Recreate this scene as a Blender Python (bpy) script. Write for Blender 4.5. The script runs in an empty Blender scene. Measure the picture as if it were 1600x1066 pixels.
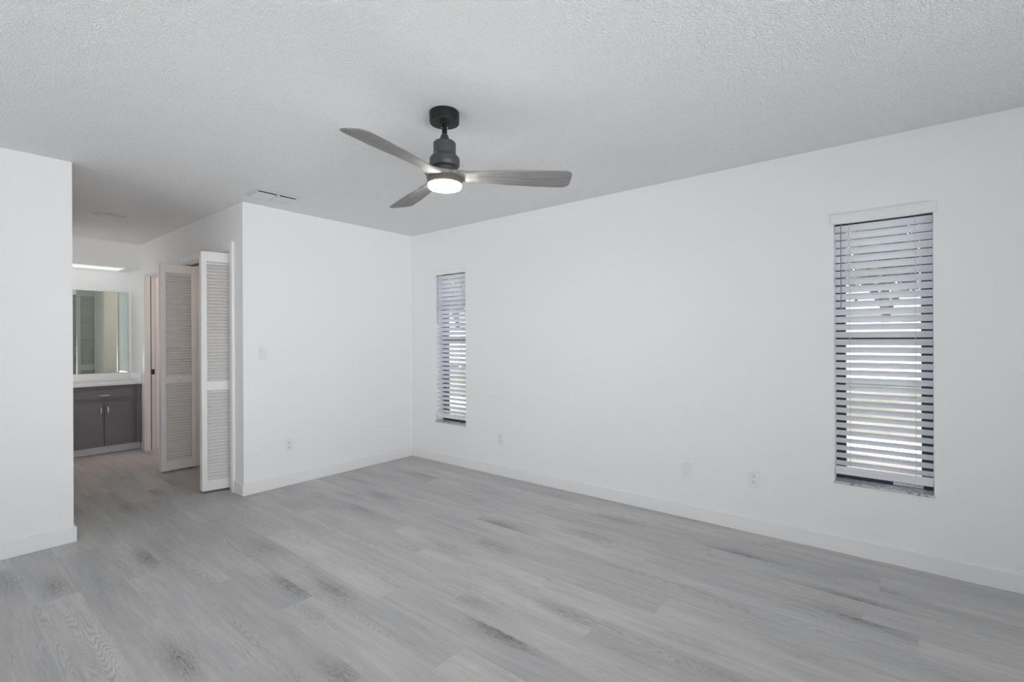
import bpy, bmesh, math, random
from mathutils import Vector, Matrix

random.seed(7)
S = bpy.context.scene
COL = S.collection
PI = math.pi

# ------------------------------------------------------------------ camera
CAM_H, YAW, ROLL = 1.28894, 0.89117, -0.00494
cam_d = bpy.data.cameras.new('camera')
cam_d.sensor_fit = 'HORIZONTAL'
cam_d.sensor_width = 36.0
cam_d.lens = 36.0 * 756.42 / 1600.0
cam_d.shift_y = -2.75 / 1600.0
cam_d.clip_start = 0.05
cam_d.clip_end = 300
cam = bpy.data.objects.new('camera', cam_d)
COL.objects.link(cam)
F = Vector((math.sin(YAW), math.cos(YAW), 0))
R = Vector((math.cos(YAW), -math.sin(YAW), 0))
U = Vector((0, 0, 1))
R2 = R * math.cos(ROLL) + U * math.sin(ROLL)
U2 = -R * math.sin(ROLL) + U * math.cos(ROLL)
M = Matrix((R2, U2, -F)).transposed().to_4x4()
M.translation = Vector((0, 0, CAM_H))
cam.matrix_world = M
S.camera = cam

# ------------------------------------------------------------------ colour management
S.view_settings.view_transform = 'Standard'
S.view_settings.look = 'None'
S.view_settings.gamma = 1.0
S.view_settings.use_curve_mapping = False
S.view_settings.exposure = 0.0
S.cycles.use_denoising = True
S.cycles.max_bounces = 12
S.cycles.diffuse_bounces = 8
S.cycles.glossy_bounces = 4
S.cycles.transparent_max_bounces = 16
S.cycles.sample_clamp_indirect = 8.0
S.cycles.caustics_reflective = False
S.cycles.caustics_refractive = False

# ------------------------------------------------------------------ sky, sun, large lights
W = bpy.data.worlds.new('world')
S.world = W
W.use_nodes = True
nt = W.node_tree
bg = nt.nodes['Background']
sky = nt.nodes.new('ShaderNodeTexSky')
sky.sky_type = 'NISHITA'
sky.sun_disc = False
sky.sun_elevation = math.radians(52)
sky.sun_rotation = math.radians(-35)
hs = nt.nodes.new('ShaderNodeHueSaturation')
hs.inputs['Saturation'].default_value = 0.3
nt.links.new(sky.outputs[0], hs.inputs['Color'])
nt.links.new(hs.outputs[0], bg.inputs[0])
bg.inputs[1].default_value = 0.8


def add_sun(elev, azim, strength):
    d = bpy.data.lights.new('sun', 'SUN')
    d.energy = strength
    d.angle = math.radians(0.6)
    d.color = (1.0, 0.97, 0.92)
    o = bpy.data.objects.new('sun', d)
    COL.objects.link(o)
    v = Vector((math.cos(elev) * math.sin(azim), math.cos(elev) * math.cos(azim), math.sin(elev)))
    o.rotation_euler = (-v).to_track_quat('-Z', 'Y').to_euler()
    return o


add_sun(math.radians(52), math.radians(-35), 7.0)


def area(name, loc, target, sx, sy, power, color=(1, 1, 1), spread=180):
    d = bpy.data.lights.new(name, 'AREA')
    d.shape = 'RECTANGLE'
    d.size, d.size_y = sx, sy
    d.energy = power
    d.color = color
    d.spread = math.radians(spread)
    o = bpy.data.objects.new(name, d)
    COL.objects.link(o)
    o.location = loc
    o.rotation_euler = (Vector(target) - Vector(loc)).to_track_quat('-Z', 'Y').to_euler()
    return o


# added fill from behind the camera, aimed up to brighten ceiling and upper walls
area('fill_rear', (0.4, -2.56, 0.75), (0.5, 2.0, 2.9), 3.6, 1.3, 82, (0.95, 0.975, 1.0), 110)
# extra narrow fill added to lift the dark far corner of the room
area('fill_far_corner', (-0.6, -2.55, 0.55), (3.0, 4.1, 2.42), 1.8, 0.8, 8.5, (0.97, 0.985, 1.0), 48)
# added fill along the unseen left wall, for the right wall and ceiling
area('fill_left', (-2.16, 1.9, 0.75), (3.0, 2.1, 2.9), 3.0, 1.3, 31, (0.97, 0.985, 1.0), 110)
# fill added at the hall's left wall to brighten the vanity alcove
area('fill_hall', (0.66, 6.95, 1.45), (1.72, 7.05, 1.45), 0.75, 1.2, 6.0, (0.97, 1.0, 0.99))

# ------------------------------------------------------------------ materials
def srgb(r, g, b):
    def f(c):
        c /= 255.0
        return c / 12.92 if c <= 0.04045 else ((c + 0.055) / 1.055) ** 2.4
    return (f(r), f(g), f(b), 1.0)


def mat(name, color, rough=0.5, metal=0.0, spec=0.5, bump=None, emit=None):
    m = bpy.data.materials.new(name)
    m.use_nodes = True
    n = m.node_tree
    p = n.nodes['Principled BSDF']
    p.inputs['Base Color'].default_value = color
    p.inputs['Roughness'].default_value = rough
    p.inputs['Metallic'].default_value = metal
    p.inputs['Specular IOR Level'].default_value = spec
    if emit:
        p.inputs['Emission Color'].default_value = emit[0]
        p.inputs['Emission Strength'].default_value = emit[1]
    if bump:
        scale, dist, detail = bump
        tc = n.nodes.new('ShaderNodeTexCoord')
        nz = n.nodes.new('ShaderNodeTexNoise')
        nz.inputs['Scale'].default_value = scale
        nz.inputs['Detail'].default_value = detail
        bp = n.nodes.new('ShaderNodeBump')
        bp.inputs['Strength'].default_value = 1.0
        bp.inputs['Distance'].default_value = dist
        n.links.new(tc.outputs['Object'], nz.inputs['Vector'])
        n.links.new(nz.outputs['Fac'], bp.inputs['Height'])
        n.links.new(bp.outputs['Normal'], p.inputs['Normal'])
    return m


def math_node(n, op, a, b=None, c=None):
    nd = n.nodes.new('ShaderNodeMath')
    nd.operation = op
    for i, v in enumerate((a, b, c)):
        if v is None:
            continue
        if isinstance(v, (int, float)):
            nd.inputs[i].default_value = v
        else:
            n.links.new(v, nd.inputs[i])
    return nd.outputs[0]


def mix_col(n, fac, a, b, blend='MIX'):
    nd = n.nodes.new('ShaderNodeMix')
    nd.data_type = 'RGBA'
    nd.blend_type = blend
    for i, v in ((0, fac), (6, a), (7, b)):
        if isinstance(v, (int, float, tuple)):
            nd.inputs[i].default_value = v
        else:
            n.links.new(v, nd.inputs[i])
    return nd.outputs[2]


def noise(n, vec, scale, detail=2.0, rough=0.5, dist=0.0):
    nd = n.nodes.new('ShaderNodeTexNoise')
    nd.inputs['Scale'].default_value = scale
    nd.inputs['Detail'].default_value = detail
    nd.inputs['Roughness'].default_value = rough
    nd.inputs['Distortion'].default_value = dist
    n.links.new(vec, nd.inputs['Vector'])
    return nd.outputs['Fac']


def combine(n, x, y, z):
    nd = n.nodes.new('ShaderNodeCombineXYZ')
    for i, v in enumerate((x, y, z)):
        if isinstance(v, (int, float)):
            nd.inputs[i].default_value = v
        else:
            n.links.new(v, nd.inputs[i])
    return nd.outputs[0]


def ramp(n, fac, stops):
    nd = n.nodes.new('ShaderNodeValToRGB')
    el = nd.color_ramp.elements
    while len(el) < len(stops):
        el.new(0.5)
    for e, (pos, c) in zip(el, stops):
        e.position = pos
        e.color = c if len(c) == 4 else (*c, 1)
    n.links.new(fac, nd.inputs[0])
    return nd.outputs[0]


m_wall = mat('wall_paint', (0.86, 0.861, 0.864, 1), 0.6, spec=0.3, bump=(55, 0.0012, 2))
m_trim = mat('trim_paint', (0.84, 0.84, 0.845, 1), 0.35, spec=0.4)
m_door = mat('door_paint', (0.80, 0.795, 0.79, 1), 0.4, spec=0.4)
m_plate = mat('plate_plastic', (0.82, 0.82, 0.82, 1), 0.35)
m_slot = mat('slot_black', (0.03, 0.03, 0.03, 1), 0.6)
m_blind = mat('blind_slat', (0.76, 0.76, 0.79, 1), 0.45)
m_cord = mat('blind_cord', (0.62, 0.62, 0.62, 1), 0.8)
m_wand = mat('blind_wand', (0.22, 0.23, 0.25, 1), 0.25)
m_bronze = mat('window_bronze', (0.035, 0.035, 0.045, 1), 0.45)
m_black = mat('fan_black', (0.009, 0.009, 0.010, 1), 0.5, spec=0.35)
m_charcoal = mat('fan_charcoal', (0.060, 0.060, 0.063, 1), 0.45)
m_ring = mat('fan_ring', (0.125, 0.108, 0.098, 1), 0.45)
m_lens = mat('fan_lens', (0.9, 0.88, 0.86, 1), 0.4, emit=((1.0, 0.96, 0.92, 1), 110))
m_cab = mat('cabinet_grey', (0.155, 0.156, 0.164, 1), 0.42)
m_toe = mat('toe_kick', (0.85, 0.85, 0.87, 1), 0.5)
m_counter = mat('counter_white', (0.82, 0.82, 0.83, 1), 0.2)
m_nickel = mat('brushed_nickel', (0.75, 0.74, 0.73, 1), 0.28, metal=1.0)
m_mirror = mat('mirror_glass', (0.74, 0.83, 0.76, 1), 0.01, metal=1.0)
m_diff = mat('vanity_diffuser', (0.9, 0.92, 0.92, 1), 0.5, emit=((0.94, 1.0, 0.98, 1), 0.5))
m_vent = mat('vent_metal', (0.62, 0.62, 0.62, 1), 0.4)
m_ventdark = mat('vent_dark', (0.03, 0.03, 0.03, 1), 0.7)
m_latch = mat('latch_bronze', (0.02, 0.015, 0.012, 1), 0.4)
m_track = mat('track_metal', (0.10, 0.085, 0.07, 1), 0.5)
m_concrete = mat('concrete_path', (0.75, 0.75, 0.76, 1), 0.8, bump=(40, 0.002, 3))
m_vinyl = mat('white_vinyl', (0.85, 0.86, 0.88, 1), 0.4)
m_stucco = mat('neighbour_stucco', (0.72, 0.72, 0.76, 1), 0.9, bump=(60, 0.004, 3))
m_shingle = mat('neighbour_shingle', (0.22, 0.23, 0.27, 1), 0.9, bump=(20, 0.01, 4))
m_bark = mat('bark', (0.10, 0.075, 0.05, 1), 0.9, bump=(30, 0.01, 4))
m_leaf = mat('leaf', (0.055, 0.10, 0.035, 1), 0.6)
m_leaf2 = mat('leaf_light', (0.10, 0.15, 0.05, 1), 0.6)
m_sticker = mat('sticker_white', (0.78, 0.78, 0.84, 1), 0.5)
m_ink = mat('sticker_ink', (0.25, 0.25, 0.28, 1), 0.6)
m_darkglass = mat('neighbour_glass', (0.03, 0.035, 0.04, 1), 0.1)


def make_ceiling_mat():
    m = mat('ceiling_texture', (0.94, 0.94, 0.938, 1), 0.65, spec=0.35)
    n = m.node_tree
    p = n.nodes['Principled BSDF']
    tc = n.nodes.new('ShaderNodeTexCoord')
    a = noise(n, tc.outputs['Object'], 135, 3, 0.55, 0.3)
    b = noise(n, tc.outputs['Object'], 270, 2, 0.5)
    ra = ramp(n, a, [(0.40, (0, 0, 0)), (0.62, (1, 1, 1))])
    h = math_node(n, 'ADD', ra, math_node(n, 'MULTIPLY', b, 0.5))
    bp = n.nodes.new('ShaderNodeBump')
    bp.inputs['Strength'].default_value = 0.9
    bp.inputs['Distance'].default_value = 0.005
    n.links.new(h, bp.inputs['Height'])
    n.links.new(bp.outputs['Normal'], p.inputs['Normal'])
    return m


m_ceil = make_ceiling_mat()


def make_floor_mat():
    m = mat('vinyl_plank', (0.4, 0.4, 0.4, 1), 0.42, spec=0.45)
    n = m.node_tree
    p = n.nodes['Principled BSDF']
    uv = n.nodes.new('ShaderNodeUVMap')
    uv.uv_map = 'plank_uv'
    sep = n.nodes.new('ShaderNodeSeparateXYZ')
    n.links.new(uv.outputs[0], sep.inputs[0])
    u, v = sep.outputs[0], sep.outputs[1]
    at = n.nodes.new('ShaderNodeAttribute')
    at.attribute_name = 'plank_tone'
    s1 = n.nodes.new('ShaderNodeSeparateColor')
    n.links.new(at.outputs['Color'], s1.inputs[0])
    tone, r1, r2 = s1.outputs[0], s1.outputs[1], s1.outputs[2]
    at2 = n.nodes.new('ShaderNodeAttribute')
    at2.attribute_name = 'plank_knot'
    s2 = n.nodes.new('ShaderNodeSeparateColor')
    n.links.new(at2.outputs['Color'], s2.inputs[0])
    ku, kv, ks = s2.outputs[0], s2.outputs[1], s2.outputs[2]
    off = math_node(n, 'MULTIPLY', r1, 40.0)
    off2 = math_node(n, 'MULTIPLY', r2, 23.0)
    uo = math_node(n, 'ADD', u, off)
    vo = math_node(n, 'ADD', v, off2)
    # distance from this plank's knot in plank coordinates
    du = math_node(n, 'DIVIDE', math_node(n, 'SUBTRACT', u, ku), 0.19)
    dv = math_node(n, 'DIVIDE', math_node(n, 'SUBTRACT', v, kv), 0.050)
    kd = math_node(n, 'SQRT', math_node(n, 'ADD', math_node(n, 'MULTIPLY', du, du), math_node(n, 'MULTIPLY', dv, dv)))
    kf = math_node(n, 'EXPONENT', math_node(n, 'MULTIPLY', math_node(n, 'MULTIPLY', kd, kd), -1.0))
    kf = math_node(n, 'MULTIPLY', kf, ks)
    # broad tone clouds stretched along the plank
    cl = noise(n, combine(n, math_node(n, 'MULTIPLY', uo, 1.6), math_node(n, 'MULTIPLY', vo, 11.0), off), 1.0, 3, 0.55)
    # fine straight fibres and wider streaks
    fb = noise(n, combine(n, math_node(n, 'MULTIPLY', uo, 7.0), math_node(n, 'MULTIPLY', vo, 150.0), off), 1.0, 4, 0.7)
    sk = noise(n, combine(n, math_node(n, 'MULTIPLY', uo, 2.2), math_node(n, 'MULTIPLY', vo, 42.0), off2), 1.0, 3, 0.6)
    gr = noise(n, combine(n, math_node(n, 'MULTIPLY', uo, 120.0), math_node(n, 'MULTIPLY', vo, 240.0), off), 1.0, 2, 0.6)
    # cathedral figure: contour lines of a stretched field, tightened around the knot
    fld = noise(n, combine(n, math_node(n, 'MULTIPLY', uo, 0.85), math_node(n, 'MULTIPLY', vo, 11.5), off2), 1.0, 1.5, 0.45, 0.25)
    fld2 = noise(n, combine(n, math_node(n, 'MULTIPLY', uo, 22.0), math_node(n, 'MULTIPLY', vo, 60.0), off), 1.0, 3, 0.6)
    f = math_node(n, 'ADD', math_node(n, 'MULTIPLY', fld, 280.0), math_node(n, 'MULTIPLY', fld2, 3.5))
    f = math_node(n, 'ADD', f, math_node(n, 'MULTIPLY', kf, 24.0))
    ln = math_node(n, 'SINE', f)
    ln = math_node(n, 'MULTIPLY', math_node(n, 'ADD', ln, 1.0), 0.5)
    ln = math_node(n, 'POWER', ln, 1.6)
    ln = math_node(n, 'MULTIPLY', ln, math_node(n, 'MULTIPLY_ADD', fld2, 1.6, -0.1))
    msk = noise(n, combine(n, math_node(n, 'MULTIPLY', uo, 1.2), math_node(n, 'MULTIPLY', vo, 10.0), math_node(n, 'ADD', off, 5.0)), 1.0, 2, 0.5)
    msk = ramp(n, msk, [(0.50, (0, 0, 0)), (0.66, (1, 1, 1))])
    msk = math_node(n, 'MAXIMUM', msk, math_node(n, 'MINIMUM', math_node(n, 'MULTIPLY', kf, 1.3), 1.0))
    cat = math_node(n, 'MULTIPLY', ln, msk)
    # value
    val = math_node(n, 'MULTIPLY_ADD', math_node(n, 'SUBTRACT', cl, 0.5), 0.34, 1.0)
    val = math_node(n, 'MULTIPLY_ADD', math_node(n, 'SUBTRACT', sk, 0.5), 0.30, val)
    val = math_node(n, 'MULTIPLY_ADD', math_node(n, 'SUBTRACT', fb, 0.5), 0.42, val)
    val = math_node(n, 'MULTIPLY_ADD', math_node(n, 'SUBTRACT', gr, 0.5), 0.10, val)
    val = math_node(n, 'MULTIPLY_ADD', cat, -0.36, val)
    val = math_node(n, 'ADD', val, math_node(n, 'MULTIPLY', msk, 0.05))
    kn = noise(n, combine(n, math_node(n, 'MULTIPLY', uo, 30.0), math_node(n, 'MULTIPLY', vo, 95.0), off), 1.0, 4, 0.7)
    kn = ramp(n, kn, [(0.30, (0, 0, 0)), (0.68, (1, 1, 1))])
    kk = math_node(n, 'MULTIPLY', kf, math_node(n, 'MULTIPLY_ADD', kn, 0.46, 0.12))
    val = math_node(n, 'SUBTRACT', val, kk)
    val = math_node(n, 'MULTIPLY', val, math_node(n, 'MULTIPLY_ADD', tone, 0.15, 0.925))
    # joints between planks
    e1 = math_node(n, 'MINIMUM', v, math_node(n, 'SUBTRACT', PW, v))
    e2 = math_node(n, 'MINIMUM', u, math_node(n, 'SUBTRACT', PL, u))
    ed = math_node(n, 'MINIMUM', e1, e2)
    jt = ramp(n, math_node(n, 'MULTIPLY', ed, 100.0), [(0.0, (0.88, 0.88, 0.88)), (0.12, (1, 1, 1))])
    val = math_node(n, 'MULTIPLY', val, jt)
    warm = noise(n, combine(n, math_node(n, 'MULTIPLY', uo, 0.9), math_node(n, 'MULTIPLY', vo, 5.0), off2), 1.0, 2)
    warm = ramp(n, math_node(n, 'ADD', warm, math_node(n, 'MULTIPLY', math_node(n, 'SUBTRACT', cl, 0.5), 0.5)), [(0.36, (0, 0, 0)), (0.62, (1, 1, 1))])
    base = mix_col(n, warm, (0.452, 0.455, 0.463, 1), (0.500, 0.491, 0.484, 1))
    sc = n.nodes.new('ShaderNodeVectorMath')
    sc.operation = 'SCALE'
    n.links.new(base, sc.inputs[0])
    n.links.new(val, sc.inputs['Scale'])
    n.links.new(sc.outputs[0], p.inputs['Base Color'])
    bp = n.nodes.new('ShaderNodeBump')
    bp.inputs['Strength'].default_value = 0.25
    bp.inputs['Distance'].default_value = 0.001
    n.links.new(math_node(n, 'SUBTRACT', math_node(n, 'MULTIPLY', fb, 0.6), math_node(n, 'MULTIPLY', cat, 0.5)), bp.inputs['Height'])
    n.links.new(bp.outputs['Normal'], p.inputs['Normal'])
    return m


PL, PW = 1.22, 0.182
m_floor = make_floor_mat()


def make_blade_mat():
    m = mat('blade_wood', (0.2, 0.2, 0.2, 1), 0.7, spec=0.15)
    n = m.node_tree
    p = n.nodes['Principled BSDF']
    tc = n.nodes.new('ShaderNodeTexCoord')
    sep = n.nodes.new('ShaderNodeSeparateXYZ')
    n.links.new(tc.outputs['Object'], sep.inputs[0])
    vec = combine(n, math_node(n, 'MULTIPLY', sep.outputs[0], 5.0), math_node(n, 'MULTIPLY', sep.outputs[1], 75.0),
                  math_node(n, 'MULTIPLY', sep.outputs[2], 40.0))
    g = noise(n, vec, 1.0, 4, 0.6, 0.6)
    c = ramp(n, g, [(0.3, (0.165, 0.165, 0.162)), (0.7, (0.315, 0.311, 0.303))])
    n.links.new(c, p.inputs['Base Color'])
    return m


m_blade = make_blade_mat()


def make_marble():
    m = mat('sill_marble', (0.6, 0.6, 0.6, 1), 0.3)
    n = m.node_tree
    p = n.nodes['Principled BSDF']
    tc = n.nodes.new('ShaderNodeTexCoord')
    a = noise(n, tc.outputs['Object'], 16, 6, 0.65, 2.2)
    c = ramp(n, a, [(0.36, (0.16, 0.17, 0.18)), (0.48, (0.52, 0.53, 0.53)), (0.7, (0.72, 0.72, 0.71))])
    n.links.new(c, p.inputs['Base Color'])
    return m


m_marble = make_marble()


def make_grass():
    m = mat('lawn_grass', (0.3, 0.3, 0.1, 1), 0.9)
    n = m.node_tree
    p = n.nodes['Principled BSDF']
    tc = n.nodes.new('ShaderNodeTexCoord')
    a = noise(n, tc.outputs['Object'], 0.8, 3, 0.6)
    b = noise(n, tc.outputs['Object'], 14, 4, 0.7)
    c1 = mix_col(n, b, (0.075, 0.085, 0.04, 1), (0.21, 0.195, 0.13, 1))
    c2 = mix_col(n, ramp(n, a, [(0.46, (0, 0, 0)), (0.60, (1, 1, 1))]), c1, (0.23, 0.20, 0.17, 1))
    n.links.new(c2, p.inputs['Base Color'])
    return m


m_grass = make_grass()


def make_glass():
    m = bpy.data.materials.new('window_glass')
    m.use_nodes = True
    n = m.node_tree
    n.nodes.clear()
    out = n.nodes.new('ShaderNodeOutputMaterial')
    tr = n.nodes.new('ShaderNodeBsdfTransparent')
    tr.inputs[0].default_value = (0.93, 0.95, 0.95, 1)
    gl = n.nodes.new('ShaderNodeBsdfGlossy')
    gl.inputs['Roughness'].default_value = 0.02
    lw = n.nodes.new('ShaderNodeLayerWeight')
    lw.inputs[0].default_value = 0.5
    fac = math_node(n, 'MULTIPLY_ADD', math_node(n, 'POWER', lw.outputs['Facing'], 5.0), 0.9, 0.04)
    mx = n.nodes.new('ShaderNodeMixShader')
    n.links.new(fac, mx.inputs[0])
    n.links.new(tr.outputs[0], mx.inputs[1])
    n.links.new(gl.outputs[0], mx.inputs[2])
    n.links.new(mx.outputs[0], out.inputs[0])
    return m


m_glass = make_glass()

# ------------------------------------------------------------------ mesh helpers
def box(bm, x0, x1, y0, y1, z0, z1, mtx=None):
    ps = [Vector((x, y, z)) for z in (z0, z1) for y in (y0, y1) for x in (x0, x1)]
    if mtx is not None:
        ps = [mtx @ p for p in ps]
    v = [bm.verts.new(p) for p in ps]
    for f in ((0, 2, 3, 1), (4, 5, 7, 6), (0, 1, 5, 4), (2, 6, 7, 3), (0, 4, 6, 2), (1, 3, 7, 5)):
        bm.faces.new([v[i] for i in f])


def lathe(bm, prof, cx=0, cy=0, seg=48, cap=True):
    """prof: list of (r, z) from top to bottom"""
    rings = []
    for r, z in prof:
        if r < 1e-5:
            rings.append([bm.verts.new((cx, cy, z))])
        else:
            rings.append([bm.verts.new((cx + r * math.cos(2 * PI * k / seg), cy + r * math.sin(2 * PI * k / seg), z)) for k in range(seg)])
    for a, b in zip(rings, rings[1:]):
        for k in range(seg):
            q = (k + 1) % seg
            if len(a) == 1 and len(b) == 1:
                continue
            if len(a) == 1:
                bm.faces.new((a[0], b[k], b[q]))
            elif len(b) == 1:
                bm.faces.new((a[k], b[0], a[q]))
            else:
                bm.faces.new((a[k], b[k], b[q], a[q]))
    if cap:
        if len(rings[0]) > 1:
            bm.faces.new(rings[0])
        if len(rings[-1]) > 1:
            bm.faces.new(list(reversed(rings[-1])))


def tube(bm, pts, r, seg=10):
    pts = [Vector(p) for p in pts]
    rings = []
    for i, p in enumerate(pts):
        d = (pts[min(i + 1, len(pts) - 1)] - pts[max(i - 1, 0)]).normalized()
        a = d.orthogonal().normalized()
        if i and abs(d.dot(rings[0][1])) < 0.99:
            a = (rings[0][1] - d * d.dot(rings[0][1])).normalized()
        b = d.cross(a)
        rr = r[i] if isinstance(r, (list, tuple)) else r
        rings.append(([bm.verts.new(p + a * rr * math.cos(2 * PI * k / seg) + b * rr * math.sin(2 * PI * k / seg)) for k in range(seg)], a))
    for (A, _), (B, _) in zip(rings, rings[1:]):
        for k in range(seg):
            q = (k + 1) % seg
            bm.faces.new((A[k], A[q], B[q], B[k]))
    bm.faces.new(list(reversed(rings[0][0])))
    bm.faces.new(rings[-1][0])


def link(name, bm, material, smooth=False, bevel=0.0, bseg=2):
    bmesh.ops.recalc_face_normals(bm, faces=bm.faces)
    me = bpy.data.meshes.new(name)
    bm.to_mesh(me)
    bm.free()
    me.materials.append(material)
    o = bpy.data.objects.new(name, me)
    COL.objects.link(o)
    if smooth:
        me.polygons.foreach_set('use_smooth', [True] * len(me.polygons))
        me.update()
    if bevel:
        b = o.modifiers.new('bevel', 'BEVEL')
        b.width = bevel
        b.segments = bseg
        b.limit_method = 'ANGLE'
        b.angle_limit = math.radians(40)
    if smooth:
        e = o.modifiers.new('edges', 'EDGE_SPLIT')
        e.split_angle = math.radians(38)
    return o


def thing(name, label, cat, loc=(0, 0, 0), rotz=0.0, group=None):
    o = bpy.data.objects.new(name, None)
    o.empty_display_size = 0.1
    COL.objects.link(o)
    o.location = loc
    o.rotation_euler = (0, 0, rotz)
    tag(o, label, cat, group)
    return o


def tag(o, label, cat, group=None):
    o['label'] = label
    o['category'] = cat
    if group:
        o['group'] = group
    return o


def part(name, bm, material, parent, label=None, local=False, off=None, **k):
    """geometry given in world axes relative to the world origin unless local=True"""
    if not local:
        t = Vector(off) if off is not None else parent.location
        bmesh.ops.translate(bm, vec=-t, verts=bm.verts)
    o = link(name, bm, material, **k)
    o.parent = parent
    if label:
        o['label'] = label
    return o


def struct(name, bm, material, **k):
    o = link(name, bm, material, **k)
    o['kind'] = 'structure'
    return o


def solo(name, bm, material, label, cat, group=None, origin=(0, 0, 0), **k):
    bmesh.ops.translate(bm, vec=-Vector(origin), verts=bm.verts)
    o = link(name, bm, material, **k)
    o.location = origin
    return tag(o, label, cat, group)


NB = bmesh.new

# ------------------------------------------------------------------ room dimensions
H = 2.44
XR, YB, XL, YL, XLE = 3.493, 4.256, 1.720, 4.151, 0.646
X0, Y0 = -2.2, -2.6            # unseen left and rear walls
YE = 7.54                      # wall behind the vanity
WT = 0.20                      # outer wall thickness
HT = 0.14                      # hall wall thickness
WIN = {1: (3.424, 3.876), 2: (-0.130, 0.325)}
WZ0, WZ1 = 0.424, 2.000
C0, C1, CZ = 4.488, 5.672, 2.066   # closet opening
D0, D1, DZ = 6.17, 6.93, 2.062      # bath doorway

# ------------------------------------------------------------------ floor: every plank laid out
KNOTS = {  # world positions of the dark smudges, strength
    (0.316, 2.768): 1.0, (0.871, 3.499): 1.0, (0.472, 3.474): 0.7, (0.322, 3.663): 0.6, (0.682, 2.27): 1.0,
    (1.253, 3.462): 0.8, (1.243, 2.501): 1.1, (0.983, 2.385): 0.55, (1.373, 2.31): 0.7, (1.034, 1.695): 0.7,
    (1.612, 1.368): 1.1, (1.733, 1.682): 0.45, (2.272, 2.043): 0.6, (1.927, 1.196): 0.6,
    (2.712, 0.839): 1.1, (3.09, 0.766): 1.1, (2.07, 0.712): 0.5, (2.903, 0.182): 1.1, (2.719, 0.145): 0.9,
    (3.091, 0.077): 0.8, (1.288, 4.952): 0.8, (2.564, 2.183): 1.0}
ENDS = {-2: 3.95, -1: 3.30, 0: 2.70, 1: 3.252, 2: 2.835, 3: 2.316, 4: 2.653, 5: 2.038, 6: 2.958, 7: 1.077, 8: 1.465,
        9: 0.912, 10: 0.565, 11: -0.045, 12: 1.37, 13: 2.134, 14: 0.098, 15: 1.826, 16: 0.9}


def make_floor():
    bm = NB()
    uvl = bm.loops.layers.uv.new('plank_uv')
    c1 = bm.loops.layers.float_color.new('plank_tone')
    c2 = bm.loops.layers.float_color.new('plank_knot')
    rng = random.Random(11)
    y_lo, y_hi = Y0, 7.7
    k = -16
    while 0.536 + PW * k < XR + 0.1:
        xa = 0.536 + PW * k
        xb = xa + PW
        e = ENDS.get(k, rng.uniform(0, PL))
        j = math.floor((y_lo - e) / PL)
        while e + j * PL < y_hi:
            ya = e + j * PL
            yb = ya + PL
            tone, ra, rb = rng.uniform(0, 1), rng.random(), rng.random()
            kn = None
            for (kx, ky), s in KNOTS.items():
                if xa <= kx < xb and ya <= ky < yb:
                    kn = (ky - ya, kx - xa, s)
            if kn is None:
                kn = (rng.uniform(0.1, 1.1), rng.uniform(0.03, 0.15), rng.choice((0, 0, 0.35, 0.6)))
            cx0, cx1 = max(xa, X0), min(xb, XR)
            cy0, cy1 = max(ya, y_lo), min(yb, y_hi)
            if cx1 > cx0 and cy1 > cy0:
                f = bm.faces.new([bm.verts.new(p) for p in ((cx0, cy0, 0), (cx1, cy0, 0), (cx1, cy1, 0), (cx0, cy1, 0))])
                for l in f.loops:
                    l[uvl].uv = (l.vert.co.y - ya, l.vert.co.x - xa)
                    l[c1] = (tone, ra, rb, 1)
                    l[c2] = (*kn, 1)
            j += 1
        k += 1
    # slab under the planks
    box(bm, X0 - WT, XR + WT, Y0 - WT, 7.74, -0.14, -0.002)
    return struct('floor', bm, m_floor)


make_floor()

# ------------------------------------------------------------------ ceiling and walls
bm = NB()
box(bm, X0 - WT, XR + WT, Y0 - WT, 7.74, H, H + 0.25)
struct('ceiling', bm, m_ceil)


def wall_x(name, x0, x1, ya, yb, holes):
    """a wall between x0 and x1 running in Y with rectangular holes (y0, y1, z0, z1)"""
    bm = NB()
    y = ya
    for (h0, h1, z0, z1) in sorted(holes):
        box(bm, x0, x1, y, h0, 0, H)
        if z0 > 0:
            box(bm, x0, x1, h0, h1, 0, z0)
        if z1 < H:
            box(bm, x0, x1, h0, h1, z1, H)
        y = h1
    box(bm, x0, x1, y, yb, 0, H)
    bmesh.ops.remove_doubles(bm, verts=bm.verts, dist=1e-5)
    return struct(name, bm, m_wall)


wall_x('wall_right', XR, XR + WT, Y0 - WT, 7.74, [(*WIN[1], WZ0, WZ1), (*WIN[2], WZ0, WZ1)])
bm = NB()
box(bm, XL, XR, YB, YB + 0.10, 0, H)
struct('wall_back', bm, m_wall)
wall_x('wall_hall_right', XL, XL + HT, YB + 0.10, YE, [(C0, C1, 0, CZ), (D0, D1, 0, DZ)])
bm = NB()
box(bm, X0, XLE, YL, YL + 0.12, 0, H)
struct('wall_left', bm, m_wall)
bm = NB()
box(bm, XLE - 0.12, XLE, YL + 0.12, YE, 0, H)
struct('wall_hall_left', bm, m_wall)
bm = NB()
box(bm, XLE - 0.12, XR, YE, YE + WT, 0, H)
struct('wall_hall_end', bm, m_wall)
bm = NB()
box(bm, X0 - WT, X0, Y0 - WT, YL + 0.12, 0, H)
struct('wall_far_left', bm, m_wall)
bm = NB()
box(bm, X0, XR, Y0 - WT, Y0, 0, H)
struct('wall_rear', bm, m_wall)
# partitions between closet and bathroom and the closet's back wall
bm = NB()
box(bm, XL + HT, XR, 5.86, 5.96, 0, H)
struct('wall_closet_side', bm, m_wall)
bm = NB()
box(bm, XL + HT + 0.62, XL + HT + 0.72, YB + 0.10, 5.86, 0, H)
struct('wall_closet_back', bm, m_wall)

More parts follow.
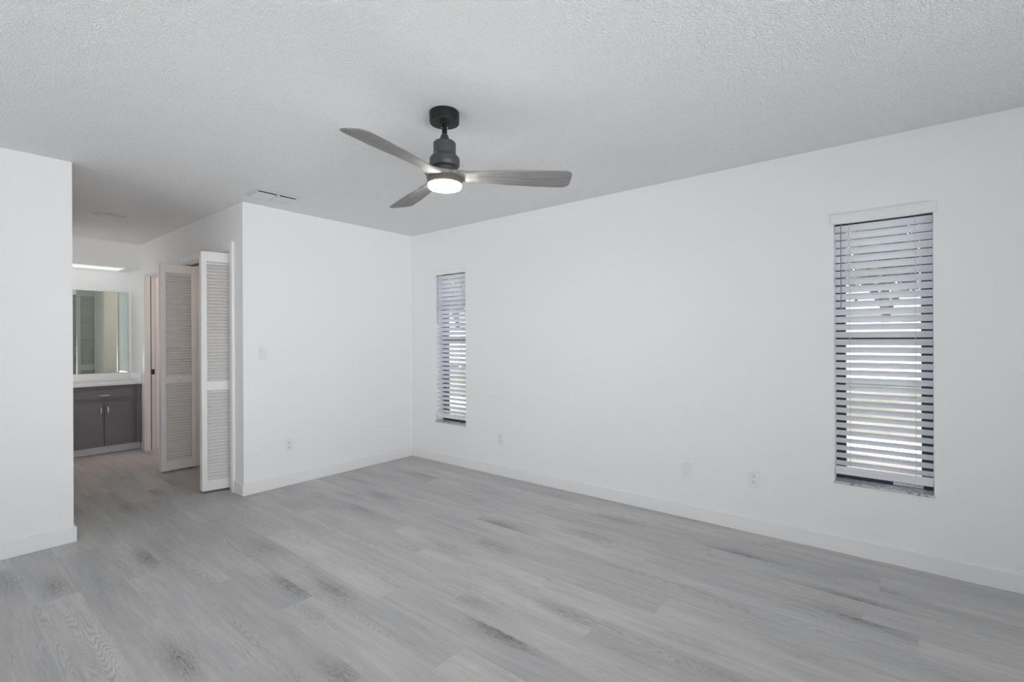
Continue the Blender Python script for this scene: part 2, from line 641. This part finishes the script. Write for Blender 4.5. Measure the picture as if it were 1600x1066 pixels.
# soffit above the vanity, open underneath for the light
SY, SZ = 7.10, 2.150
bm = NB()
box(bm, XLE, XL, SY, SY + 0.05, SZ, H)
box(bm, 1.60, XL, SY + 0.05, YE, SZ, H)
box(bm, XLE, 1.60, YE - 0.03, YE, SZ, H)
struct('wall_soffit', bm, m_wall)

# ------------------------------------------------------------------ baseboards
BH, BT = 0.098, 0.014


def base(name, x0, x1, y0, y1):
    bm = NB()
    box(bm, x0, x1, y0, y1, 0.0, BH)
    return struct(name, bm, m_trim, bevel=0.004)


base('baseboard_right', XR - BT, XR, Y0, YB)
base('baseboard_back', XL - BT, XR - BT, YB - BT, YB)
base('baseboard_left', X0, XLE + BT, YL - BT, YL)
base('baseboard_hall_left', XLE, XLE + BT, YL, SY)
base('baseboard_hall_right', XL - BT, XL, YB, C0 - 0.066)
base('baseboard_hall_middle', XL - BT, XL, C1 + 0.066, D0 - 0.066)

# ------------------------------------------------------------------ casings and jambs
def casing(name, y0, y1, zt, w=0.066, t=0.016):
    bm = NB()
    box(bm, XL - t, XL, y0 - w, y0, 0, zt + w)
    box(bm, XL - t, XL, y1, y1 + w, 0, zt + w)
    box(bm, XL - t, XL, y0, y1, zt, zt + w)
    # inner step of the moulding
    box(bm, XL - t - 0.005, XL - t, y0 - w, y0 - w + 0.018, 0, zt + w)
    box(bm, XL - t - 0.005, XL - t, y1 + w - 0.018, y1 + w, 0, zt + w)
    box(bm, XL - t - 0.005, XL - t, y0 - w + 0.018, y1 + w - 0.018, zt + w - 0.018, zt + w)
    # jamb lining
    box(bm, XL - 0.002, XL + HT + 0.002, y0, y0 + 0.010, 0, zt)
    box(bm, XL - 0.002, XL + HT + 0.002, y1 - 0.010, y1, 0, zt)
    box(bm, XL - 0.002, XL + HT + 0.002, y0, y1, zt - 0.010, zt)
    return struct(name, bm, m_trim, bevel=0.002)


casing('trim_1', C0, C1, CZ)
# bath doorway: split jamb for a pocket door
bm = NB()
w, t = 0.045, 0.014
box(bm, XL - t, XL, D0 - w, D0, 0, DZ + w)
box(bm, XL - t, XL, D1, D1 + w, 0, DZ + w)
box(bm, XL - t, XL, D0, D1, DZ, DZ + w)
box(bm, XL - 0.002, XL + HT + 0.002, D0, D0 + 0.012, 0, DZ)
box(bm, XL - 0.002, XL + 0.046, D1 - 0.012, D1, 0, DZ)
box(bm, XL + 0.092, XL + HT + 0.002, D1 - 0.012, D1, 0, DZ)
box(bm, XL - 0.002, XL + HT + 0.002, D0, D1, DZ - 0.012, DZ)
struct('trim_2', bm, m_trim, bevel=0.002)
bm = NB()
box(bm, XL + 0.046, XL + 0.055, D1 - 0.006, D1 - 0.0005, 0.0, DZ - 0.012)  # dark strip put in as the shade inside the pocket slot
struct('slot_shade', bm, m_slot)

# ------------------------------------------------------------------ windows (structure) and blinds (things)
FX = XR + 0.115     # front of the bronze frame


def make_window(idx):
    y0, y1 = WIN[idx]
    fw = 0.050
    bm = NB()
    box(bm, FX, FX + 0.05, y0, y0 + fw, WZ0, WZ1)
    box(bm, FX, FX + 0.05, y1 - fw, y1, WZ0, WZ1)
    box(bm, FX, FX + 0.05, y0 + fw, y1 - fw, WZ1 - 0.035, WZ1)
    box(bm, FX, FX + 0.05, y0 + fw, y1 - fw, WZ0, WZ0 + 0.050)
    # meeting rails and the bars across each sash
    box(bm, FX + 0.005, FX + 0.045, y0 + fw, y1 - fw, 1.248, 1.290)
    box(bm, FX + 0.015, FX + 0.035, y0 + fw, y1 - fw, 1.632, 1.654)
    box(bm, FX + 0.015, FX + 0.035, y0 + fw, y1 - fw, 0.872, 0.894)
    o = struct('window_%d' % idx, bm, m_bronze, bevel=0.002)
    g = NB()
    box(g, FX + 0.023, FX + 0.027, y0 + fw, y1 - fw, WZ0 + 0.05, WZ1 - 0.035)
    p = link('pane', g, m_glass)
    p.parent = o
    s = NB()
    box(s, XR - 0.006, FX, y0 - 0.006, y1 + 0.006, WZ0 - 0.012, WZ0 + 0.001)
    p = link('sill', s, m_marble, bevel=0.003)
    p.parent = o
    p['label'] = 'grey veined marble sill'
    return o


w1 = make_window(1)
w2 = make_window(2)
# paper label stuck on the lower rail of the near window
bm = NB()
box(bm, FX - 0.0012, FX - 0.0002, -0.087, 0.048, WZ0 + 0.0025, WZ0 + 0.019)
sk = part('sticker', bm, m_sticker, w2, label='white paper sticker', off=(0, 0, 0))
bm = NB()
for q in range(7):
    yy = 0.040 - q * 0.017
    box(bm, FX - 0.0018, FX - 0.0012, yy - (0.007 if q % 3 else 0.011), yy, WZ0 + 0.0145, WZ0 + 0.0170)
part('print_lines', bm, m_ink, sk, off=(0, 0, 0))

TILT = math.radians(42)


def make_blind(idx, label):
    y0, y1 = WIN[idx]
    root = thing('venetian_blind', label, 'window blind', (XR + 0.04, (y0 + y1) / 2, WZ0 + 0.001), group='window blinds')
    cx = XR + 0.042
    ya, yb = y0 + 0.003, y1 - 0.003
    # valance board in front of the head of the opening
    bm = NB()
    box(bm, XR - 0.012, XR - 0.002, y0 - 0.012, y1 + 0.012, 1.969, 2.026)
    box(bm, XR - 0.016, XR - 0.012, y0 - 0.012, y1 + 0.012, 2.012, 2.026)
    part('valance', bm, m_trim, root, bevel=0.002)
    bm = NB()
    box(bm, XR + 0.014, XR + 0.070, ya, yb, 1.979, 1.998)
    part('head_rail', bm, m_blind, root, bevel=0.002)
    bm = NB()
    top, bot = 1.944, 0.531
    ns = 32
    dx = 0.025 * math.cos(TILT)
    dz = 0.025 * math.sin(TILT)
    tx, tz = math.sin(TILT) * 0.0014, math.cos(TILT) * 0.0014
    for i in range(ns):
        z = bot + (top - bot) * i / (ns - 1)
        pr = [(cx - dx - tx, z + dz - tz), (cx - dx + tx, z + dz + tz), (cx + dx + tx, z - dz + tz), (cx + dx - tx, z - dz - tz)]
        a = [bm.verts.new((x, ya, zz)) for x, zz in pr]
        b = [bm.verts.new((x, yb, zz)) for x, zz in pr]
        for k in range(4):
            q = (k + 1) % 4
            bm.faces.new((a[k], a[q], b[q], b[k]))
        bm.faces.new(a)
        bm.faces.new(list(reversed(b)))
    part('slats', bm, m_blind, root)
    bm = NB()
    box(bm, cx - 0.026, cx + 0.026, ya, yb, 0.467, 0.492)
    box(bm, cx - 0.026, cx - 0.022, ya, yb, 0.492, 0.516)
    part('bottom_rail', bm, m_blind, root, bevel=0.002)
    for yy in (y0 + 0.076, y1 - 0.076):
        bm = NB()
        tube(bm, [(cx - 0.021, yy, 0.49), (cx - 0.021, yy, 1.965)], 0.0011, 6)
        tube(bm, [(cx + 0.021, yy, 0.49), (cx + 0.021, yy, 1.965)], 0.0011, 6)
        for i in range(ns):
            z = bot + (top - bot) * i / (ns - 1)
            tube(bm, [(cx - 0.021, yy, z + dz - 0.003), (cx + 0.021, yy, z - dz - 0.003)], 0.0007, 4)
        part('ladder_cord', bm, m_cord, root)
    bm = NB()
    tube(bm, [(cx - 0.034, y1 - 0.036, 1.972), (cx - 0.034, y1 - 0.036, 1.47)], 0.0026, 8)
    tube(bm, [(cx - 0.034, y1 - 0.036, 1.475), (cx - 0.034, y1 - 0.036, 1.462)], 0.0038, 8)
    part('tilt_wand', bm, m_wand, root, smooth=True)
    return root


make_blind(2, 'white slatted blind in the wide near window, wand hanging at its left')
make_blind(1, 'white slatted blind in the narrow-looking far window beside the room corner')

# ------------------------------------------------------------------ ceiling fan
FANX, FANY = 1.694, 1.801
fan = thing('ceiling_fan', 'black ceiling fan with three grey wooden blades and a lit round lamp', 'ceiling fan', (FANX, FANY, H))


def fpart(name, prof, m, **k):
    bm = NB()
    lathe(bm, [(r, z - H) for r, z in prof], seg=64)
    return part(name, bm, m, fan, local=True, smooth=True, **k)


fpart('canopy', [(0.071, 2.4395), (0.0745, 2.436), (0.0745, 2.388), (0.072, 2.382), (0.026, 2.3815), (0.022, 2.376), (0.0, 2.376)], m_black)
fpart('downrod', [(0.0128, 2.390), (0.0128, 2.300)], m_black)
bm = NB()
tube(bm, [(-0.017 * R.x, -0.017 * R.y, 2.360 - H), (0.017 * R.x, 0.017 * R.y, 2.360 - H)], 0.0035, 8)
part('pin', bm, m_nickel, fan, local=True, smooth=True)
fpart('coupling_cover', [(0.013, 2.328), (0.018, 2.322), (0.022, 2.310), (0.028, 2.297), (0.036, 2.290), (0.036, 2.284)], m_charcoal)
fpart('motor_housing', [(0.030, 2.291), (0.050, 2.288), (0.0565, 2.281), (0.0565, 2.229), (0.053, 2.225), (0.053, 2.219), (0.064, 2.216),
                        (0.074, 2.205), (0.0755, 2.197), (0.0755, 2.170), (0.070, 2.162), (0.050, 2.158), (0.050, 2.112)], m_charcoal)
for k in range(3):
    a = math.radians(300 + 120 * k)
    bm = NB()
    c = Vector((0.056 * math.cos(a), 0.056 * math.sin(a), 2.222 - H))
    tube(bm, [c * 1.0 - Vector((0.004 * math.cos(a), 0.004 * math.sin(a), 0)), c + Vector((0.004 * math.cos(a), 0.004 * math.sin(a), 0))], 0.0032, 8)
    part('screw', bm, m_nickel, fan, local=True, smooth=True)
fpart('light_ring', [(0.060, 2.106), (0.086, 2.105), (0.0885, 2.101), (0.0885, 2.076), (0.085, 2.072), (0.074, 2.074)], m_ring)
fpart('lamp_lens', [(0.070, 2.085), (0.0815, 2.081), (0.0825, 2.061), (0.080, 2.055), (0.072, 2.0525), (0.0, 2.0515)], m_lens)


def blade_bm():
    """blade along +X, raised edge on the -Y side"""
    st = [  # r, half chord front(+y), half chord back(-y), pitch deg, thickness, z
        (0.000, 0.086, 0.086, 0, 0.024, 0.000),
        (0.040, 0.084, 0.084, 0, 0.026, 0.000),
        (0.075, 0.066, 0.070, 3, 0.030, 0.000),
        (0.100, 0.050, 0.055, 7, 0.030, 0.000),
        (0.130, 0.043, 0.046, 11, 0.026, -0.001),
        (0.170, 0.044, 0.046, 14, 0.020, -0.001),
        (0.220, 0.051, 0.052, 14, 0.016, -0.002),
        (0.290, 0.062, 0.062, 14, 0.013, -0.003),
        (0.380, 0.071, 0.071, 13, 0.012, -0.004),
        (0.480, 0.077, 0.077, 12.5, 0.011, -0.006),
        (0.570, 0.080, 0.080, 12.5, 0.010, -0.007),
        (0.625, 0.079, 0.079, 12.5, 0.010, -0.008),
        (0.645, 0.072, 0.072, 12.5, 0.009, -0.008),
        (0.656, 0.059, 0.059, 12.5, 0.008, -0.008),
        (0.661, 0.043, 0.043, 12.5, 0.006, -0.008),
    ]
    bm = NB()
    rings = []
    nseg = 16
    for r, cf, cb, pd, th, z in st:
        r *= 0.972
        a = math.radians(pd)
        ring = []
        for k in range(nseg):
            t = 2 * PI * k / nseg
            cc = math.cos(t)
            y = (cf if cc > 0 else cb) * (abs(cc) ** 0.7) * (1 if cc > 0 else -1)
            h = th * 0.5 * math.copysign(abs(math.sin(t)) ** 0.75, math.sin(t))
            ring.append(bm.verts.new((r, y * math.cos(a) + h * math.sin(a), z - y * math.sin(a) + h * math.cos(a))))
        rings.append(ring)
    for A, B in zip(rings, rings[1:]):
        for k in range(nseg):
            q = (k + 1) % nseg
            bm.faces.new((A[k], A[q], B[q], B[k]))
    bm.faces.new(rings[0])
    bm.faces.new(rings[-1])
    return bm


bang = 5.4485
b0 = part('blade', blade_bm(), m_blade, fan, local=True, smooth=True)
b0.location = (0, 0, 2.116 - H)
b0.rotation_euler = (0, 0, bang)
for k in (1, 2):
    b = b0.copy()
    COL.objects.link(b)
    b.parent = fan
    b.location = (0, 0, 2.116 - H)
    b.rotation_euler = (0, 0, bang + k * 2 * PI / 3)
# ------------------------------------------------------------------ bifold doors
LW, LT = 0.300, 0.028
LZ0, LZ1 = 0.018, 2.046


def leaf_frame_bm():
    bm = NB()
    st = 0.040
    box(bm, 0, st, 0, LT, LZ0, LZ1)
    box(bm, LW - st, LW, 0, LT, LZ0, LZ1)
    for z0, z1 in ((LZ0, 0.108), (0.868, 0.945), (1.962, LZ1)):
        box(bm, st, LW - st, 0.002, LT - 0.002, z0, z1)
    return bm


def louver_bm(z0, z1):
    bm = NB()
    st = 0.040
    n = int(round((z1 - z0) / 0.0277))
    p = (z1 - z0) / n
    a = math.radians(43)
    for i in range(n):
        z = z0 + p * (i + 0.5)
        c = Vector((0, LT / 2, z))
        m = Matrix.Translation(c) @ Matrix.Rotation(a, 4, 'X')
        hw = 0.0157
        box(bm, st - 0.004, LW - st + 0.004, -hw, hw, -0.0028, 0.0028, m)
    return bm


def leaf(root, loc, ang, knob=False):
    o = part('leaf', leaf_frame_bm(), m_door, root, local=True, bevel=0.0015)
    rl = Vector(loc) - root.location
    o.location = rl
    o.rotation_euler = (0, 0, ang)
    for z0, z1 in ((0.945, 1.962), (0.108, 0.868)):
        l = part('louvers', louver_bm(z0, z1), m_door, o, local=True)
    if knob:
        bm = NB()
        lathe(bm, [(0.008, 0), (0.008, 0.012), (0.013, 0.016), (0.0175, 0.022), (0.0175, 0.028), (0.012, 0.033), (0.0, 0.0345)], seg=24)
        bmesh.ops.rotate(bm, cent=(0, 0, 0), matrix=Matrix.Rotation(PI / 2, 3, 'X'), verts=bm.verts)
        k = part('knob', bm, m_door, o, local=True, smooth=True)
        k.location = (0.155, 0.002, 0.907)
    return o


near = thing('bifold_door', 'white louvered bifold door folded open at the near side of the closet, beside the room corner',
             'folding door', (1.524, 4.587, 0), group='closet bifold doors')
leaf(near, (1.524, 4.587, 0), math.atan2(-0.049, 0.206))
leaf(near, (1.524 + 0.0065, 4.587 + 0.030, 0), math.radians(7))
far = thing('bifold_door', 'greyish shaded louvered bifold door with a round knob folded open at the far side of the closet',
            'folding door', (1.512, 5.600, 0), group='closet bifold doors')
leaf(far, (1.512, 5.600, 0), math.radians(0.5), knob=True)
leaf(far, (1.512, 5.631, 0), math.radians(0.8))

# track across the head of the closet opening
bm = NB()
box(bm, XL + 0.055, XL + 0.085, C0 + 0.01, C1 - 0.01, CZ - 0.018, CZ - 0.009)
struct('trim_3', bm, m_track)

# warm bulb inside the closet and one in the bathroom
def point(name, loc, e, col, r=0.05):
    d = bpy.data.lights.new(name, 'POINT')
    d.energy = e
    d.color = col
    d.shadow_soft_size = r
    o = bpy.data.objects.new(name, d)
    COL.objects.link(o)
    o.location = loc


point('closet_bulb', (2.20, 4.75, 1.75), 1.9, (1.0, 0.72, 0.55), 0.05)
point('bath_bulb', (2.6, 6.75, 2.1), 12, (1.0, 0.76, 0.62), 0.08)

# ------------------------------------------------------------------ pocket door in the bath doorway
bm = NB()
box(bm, XL + 0.055, XL + 0.086, D1 - 0.012, D1 + 0.02, 0.01, DZ - 0.02)
pd = solo('pocket_door', bm, m_door, 'edge of a white pocket door slid into the doorway jamb, with a dark latch', 'sliding door', origin=(XL + 0.07, D1, 0.01))
bm = NB()
box(bm, XL + 0.054, XL + 0.084, D1 - 0.0145, D1 - 0.0118, 0.892, 0.955)
part('latch', bm, m_latch, pd, label='dark bronze latch plate', bevel=0.001)

# ------------------------------------------------------------------ vanity
VF = 7.08
van = thing('vanity_cabinet', 'dark grey bathroom vanity cabinet under the white counter', 'cabinet', (1.18, 7.3, 0))
bm = NB()
box(bm, XLE, XL, VF + 0.018, YE - 0.002, 0.088, 0.780)
part('body', bm, m_cab, van)
bm = NB()
box(bm, XLE, XL, VF + 0.105, YE - 0.002, 0.0, 0.088)
box(bm, XLE, XL, VF + 0.090, VF + 0.105, 0.0, 0.018)
part('toe_kick', bm, m_toe, van, label='pale grey toe kick')
bm = NB()
box(bm, 1.668, XL - 0.001, VF + 0.006, VF + 0.019, 0.088, 0.780)
part('filler_panel', bm, m_cab, van, bevel=0.002)


def handle(parent, p0, p1):
    bm = NB()
    a, b = Vector(p0), Vector(p1)
    d = b - a
    pts = [a + Vector((0, 0.0, 0)), a + d * 0.06 + Vector((0, -0.018, 0)), a + d * 0.25 + Vector((0, -0.026, 0)),
           a + d * 0.5 + Vector((0, -0.029, 0)), a + d * 0.75 + Vector((0, -0.026, 0)), a + d * 0.94 + Vector((0, -0.018, 0)), b]
    tube(bm, pts, [0.004, 0.0045, 0.0055, 0.006, 0.0055, 0.0045, 0.004], 8)
    part('handle', bm, m_nickel, parent, label='brushed nickel bow handle', off=van.location, smooth=True)


def front(name, x0, x1, z0, z1):
    bm = NB()
    box(bm, x0, x1, VF, VF + 0.018, z0, z1)
    box(bm, x0 + 0.012, x1 - 0.012, VF - 0.003, VF, z0 + 0.012, z1 - 0.012)
    return part(name, bm, m_cab, van, bevel=0.002)


for x0, x1 in ((1.100, 1.636), (0.690, 1.050)):
    d = front('drawer', x0, x1, 0.634, 0.738)
    xm = (x0 + x1) / 2
    handle(d, (xm - 0.048, VF - 0.003, 0.672), (xm + 0.048, VF - 0.003, 0.672))
for x0, x1, hx in ((1.100, 1.362, 1.335), (1.369, 1.630, 1.397), (0.690, 1.050, 1.020)):
    d = front('door', x0, x1, 0.092, 0.596)
    handle(d, (hx, VF - 0.003, 0.458), (hx, VF - 0.003, 0.540))

ct = thing('vanity_counter', 'white vanity countertop with raised back and side splash', 'countertop', (1.18, 7.3, 0.781))
bm = NB()
box(bm, XLE, XL - 0.001, VF - 0.022, YE - 0.001, 0.781, 0.812)
part('top', bm, m_counter, ct, bevel=0.004)
bm = NB()
box(bm, XLE, XL - 0.016, YE - 0.018, YE - 0.001, 0.812, 0.902)
part('back_splash', bm, m_counter, ct, bevel=0.003)
bm = NB()
box(bm, XL - 0.015, XL - 0.001, VF - 0.018, YE - 0.001, 0.812, 0.905)
part('side_splash', bm, m_counter, ct, bevel=0.003)

bm = NB()
box(bm, XLE + 0.02, 1.690, YE - 0.006, YE - 0.0005, 0.905, 1.893)
solo('wall_mirror', bm, m_mirror, 'frameless wall mirror above the white vanity counter', 'mirror', origin=(1.18, YE - 0.003, 0.905))

vl = thing('soffit_light', 'bright long light panel under the soffit above the vanity', 'ceiling light', (1.12, 7.33, 2.20))
bm = NB()
box(bm, XLE + 0.01, 1.598, SY + 0.052, YE - 0.032, 2.158, 2.170)
part('diffuser', bm, m_diff, vl)
bm = NB()
box(bm, XLE + 0.005, 1.60, SY + 0.05, SY + 0.065, SZ + 0.001, 2.158)
box(bm, 1.585, 1.60, SY + 0.065, YE - 0.032, SZ + 0.001, 2.158)
part('rim', bm, m_trim, vl)

# ------------------------------------------------------------------ outlets, switch, blank plate
def plate_bm(w=0.070, h=0.114, t=0.006):
    bm = NB()
    box(bm, -w / 2, w / 2, -t, 0, -h / 2, h / 2)
    return bm


def outlet(loc, rot, label):
    """local -Y looks into the room"""
    o = thing('wall_outlet', label, 'wall outlet', loc, rot, 'duplex wall outlets')
    part('cover_plate', plate_bm(), m_plate, o, local=True, bevel=0.002)
    for s in (-1, 1):
        bm = NB()
        pts = []
        for k in range(20):
            t = 2 * PI * k / 20
            pts.append((max(-0.0165, min(0.0165, 0.019 * math.cos(t))), 0.0145 * math.sin(t) + s * 0.0195))
        a = [bm.verts.new((x, -0.0075, z)) for x, z in pts]
        b = [bm.verts.new((x, -0.0050, z)) for x, z in pts]
        bm.faces.new(a)
        for k in range(20):
            q = (k + 1) % 20
            bm.faces.new((a[k], a[q], b[q], b[k]))
        rc = part('receptacle', bm, m_plate, o, local=True)
        bm = NB()
        z = s * 0.0195
        box(bm, -0.0082, -0.0056, -0.0081, -0.0072, z - 0.001, z + 0.0085)
        box(bm, 0.0056, 0.0082, -0.0081, -0.0072, z - 0.001, z + 0.0075)
        box(bm, -0.0026, 0.0026, -0.0081, -0.0072, z - 0.0095, z - 0.0045)
        part('slots', bm, m_slot, rc, local=True)
    return o


RW = -PI / 2   # local -Y turned to world -X
outlet((XR, 0.770, 0.357), RW, 'white duplex outlet on the right wall, left of the near window')
outlet((XR, 2.961, 0.348), RW, 'white duplex outlet on the right wall near the far window')
outlet((2.102, YB, 0.356), 0, 'white duplex outlet on the back wall, below the light switch')
bp_ = thing('blank_plate', 'plain white blank cover plate low on the right wall', 'wall plate', (XR, 1.210, 0.350), RW)
part('cover_plate', plate_bm(), m_plate, bp_, local=True, bevel=0.002)
for s in (-1, 1):
    bm = NB()
    tube(bm, [(0, -0.0055, s * 0.042), (0, -0.0068, s * 0.042)], 0.0032, 10)
    part('screw', bm, m_plate, bp_, local=True)
sw = thing('light_switch', 'white rocker light switch on the back wall', 'light switch', (1.879, YB, 1.179), 0)
part('cover_plate', plate_bm(), m_plate, sw, local=True, bevel=0.002)
bm = NB()
box(bm, -0.0175, 0.0175, -0.0068, -0.005, -0.0345, 0.0345)
part('surround', bm, m_vent, sw, local=True)
bm = NB()
box(bm, -0.0160, 0.0160, -0.0095, -0.006, -0.033, 0.033, Matrix.Rotation(math.radians(3), 4, 'X'))
part('rocker', bm, m_plate, sw, local=True, bevel=0.001)

# ------------------------------------------------------------------ ceiling air registers
def register(cx, cy, sx, sy, label, nb, split):
    o = thing('air_register', label, 'air vent', (cx, cy, H), 0, 'ceiling air registers')
    bm = NB()
    f = 0.022
    gap = 0.040 if split else 0.030
    x0, x1, y0, y1 = cx - sx / 2, cx + sx / 2, cy - sy / 2, cy + sy / 2
    za, zb = H - 0.007, H - 0.0005
    box(bm, x0, x1, y0, y0 + f, za, zb)
    box(bm, x0, x1, y1 - f, y1, za, zb)
    box(bm, x0, x0 + f, y0 + f, y1 - f, za, zb)
    box(bm, x1 - f, x1, y0 + f, y1 - f, za, zb)
    part('frame', bm, m_vent, o, bevel=0.002)
    bm = NB()
    box(bm, x0 + f, x1 - f, y0 + f, y1 - f, H - 0.002, H - 0.0006)
    part('duct_shade', bm, m_ventdark, o)  # black plate painted in for the shade up the duct and behind the frame
    spans = [(x0 + f, x1 - f)] if not split else [(x0 + f, cx - 0.006), (cx + 0.006, x1 - f)]
    for a, b in spans:
        bm = NB()
        for i in range(nb):
            y = y0 + f + gap + (y1 - y0 - 2 * f - gap) * (i + 0.5) / nb
            m = Matrix.Translation((0, y, H - 0.011)) @ Matrix.Rotation(math.radians(-32), 4, 'X')
            hw = (y1 - y0 - 2 * f) / nb * 0.52
            box(bm, a, b, -hw, hw, -0.0008, 0.0008, m)
        part('louvers', bm, m_vent, o)
    if split:
        bm = NB()
        box(bm, cx - 0.006, cx + 0.006, y0 + f, y1 - f, H - 0.020, H - 0.002)
        part('divider', bm, m_vent, o)
    return o


register(1.812, 3.905, 0.345, 0.225, 'white ceiling vent in two halves beside the back wall', 7, True)
register(1.148, 5.615, 0.240, 0.150, 'small white ceiling vent over the hallway to the vanity', 4, False)

# ------------------------------------------------------------------ outside
GZ = -0.15
bm = NB()
box(bm, XR + WT, 60, -30, 60, GZ - 0.2, GZ)
o = struct('lawn', bm, m_grass)
bm = NB()
box(bm, 7.35, 8.45, -12, 40, GZ, GZ + 0.02)
struct('path', bm, m_concrete)

# white fence along the lot line
fence = thing('yard_fence', 'white solid yard fence across the lawn, seen through the blinds', 'fence', (18.0, 8.0, GZ))
for i, y in enumerate(range(-6, 34, 4)):
    bm = NB()
    box(bm, 17.94, 18.06, y - 0.06, y + 0.06, GZ, GZ + 1.95)
    box(bm, 17.92, 18.08, y - 0.08, y + 0.08, GZ + 1.95, GZ + 1.98)
    part('post', bm, m_vinyl, fence)
    if y < 30:
        bm = NB()
        for k in range(20):
            yy = y + 0.06 + k * 0.194
            box(bm, 17.985, 18.015, yy, yy + 0.190, GZ + 0.05, GZ + 1.82)
        box(bm, 17.97, 18.03, y + 0.06, y + 3.94, GZ + 1.80, GZ + 1.88)
        part('panel', bm, m_vinyl, fence)


def house(x0, x1, y0, y1, label):
    h = thing('neighbour_house', label, 'house', ((x0 + x1) / 2, (y0 + y1) / 2, GZ))
    bm = NB()
    box(bm, x0, x1, y0, y1, GZ, 2.55)
    part('walls', bm, m_stucco, h)
    bm = NB()
    e = 0.6
    xm = (x0 + x1) / 2
    pr = [(x0 - e, 2.45), (xm, 4.4), (x1 + e, 2.45), (x1 + e, 2.62), (xm, 4.6), (x0 - e, 2.62)]
    a = [bm.verts.new((x, y0 - e, z)) for x, z in pr]
    b = [bm.verts.new((x, y1 + e, z)) for x, z in pr]
    for k in range(6):
        q = (k + 1) % 6
        bm.faces.new((a[k], a[q], b[q], b[k]))
    for r in (a, b):
        bm.faces.new((r[0], r[1], r[4], r[5]))
        bm.faces.new((r[1], r[2], r[3], r[4]))
    part('roof', bm, m_shingle, h)
    bm = NB()
    box(bm, x0 - e - 0.03, x0 - e, y0 - e, y1 + e, 2.40, 2.63)
    part('fascia', bm, m_vinyl, h)
    n = 3
    for k in range(n):
        yc = y0 + (y1 - y0) * (k + 0.5) / n
        bm = NB()
        for z0, z1, ya, yb in ((0.85, 0.93, -0.6, 0.6), (2.0, 2.08, -0.6, 0.6), (0.85, 2.08, -0.6, -0.53), (0.85, 2.08, 0.53, 0.6), (0.85, 2.08, -0.03, 0.03)):
            box(bm, x0 - 0.03, x0, yc + ya, yc + yb, z0, z1)
        w = part('window', bm, m_vinyl, h)
        bm = NB()
        box(bm, x0 - 0.01, x0 - 0.002, yc - 0.53, yc + 0.53, 0.93, 2.0)
        part('pane', bm, m_darkglass, w, off=h.location)
    return h


house(25, 33, -7, 6, 'pale neighbouring house behind the fence, seen through the near window')
house(23, 31, 15, 28, 'pale neighbouring house behind the fence, seen through the far window')


def tree(x, y, hgt, rad, label, m, seed):
    rng = random.Random(seed)
    t = thing('tree', label, 'tree', (x, y, GZ), group='trees outside')
    bm = NB()
    tube(bm, [(0, 0, 0), (0.05, 0.03, hgt * 0.3), (-0.05, 0.08, hgt * 0.6), (0.0, 0.0, hgt * 0.85)], [0.18, 0.14, 0.10, 0.03], 8)
    for k in range(5):
        a = rng.uniform(0, 2 * PI)
        tube(bm, [(0, 0.03, hgt * 0.4), (math.cos(a) * rad * 0.4, math.sin(a) * rad * 0.4, hgt * 0.6), (math.cos(a) * rad * 0.7, math.sin(a) * rad * 0.7, hgt * 0.75)], [0.07, 0.05, 0.02], 6)
    part('trunk', bm, m_bark, t, local=True)
    bm = NB()
    cl = [(rng.gauss(0, rad * 0.45), rng.gauss(0, rad * 0.45), hgt * rng.uniform(0.60, 0.97)) for _ in range(22)]
    for _ in range(5200):
        c = rng.choice(cl)
        p = Vector((c[0] + rng.gauss(0, rad * 0.22), c[1] + rng.gauss(0, rad * 0.22), c[2] + rng.gauss(0, rad * 0.20)))
        d1 = Vector((rng.gauss(0, 1), rng.gauss(0, 1), rng.gauss(0, 0.6))).normalized()
        d2 = d1.orthogonal().normalized()
        s = rng.uniform(0.07, 0.15)
        vs = [bm.verts.new(q) for q in (p - d1 * s, p + d2 * s * 0.45, p + d1 * s, p - d2 * s * 0.45)]
        bm.faces.new(vs)
    f = part('foliage', bm, m, t, local=True)
    return t


tree(20.3, 0.4, 5.6, 1.5, 'leafy tree behind the fence, filling the top of the near window', m_leaf, 1)
tree(20.0, 20.2, 5.6, 1.1, 'leafy tree behind the fence, at the top of the far window', m_leaf2, 3)
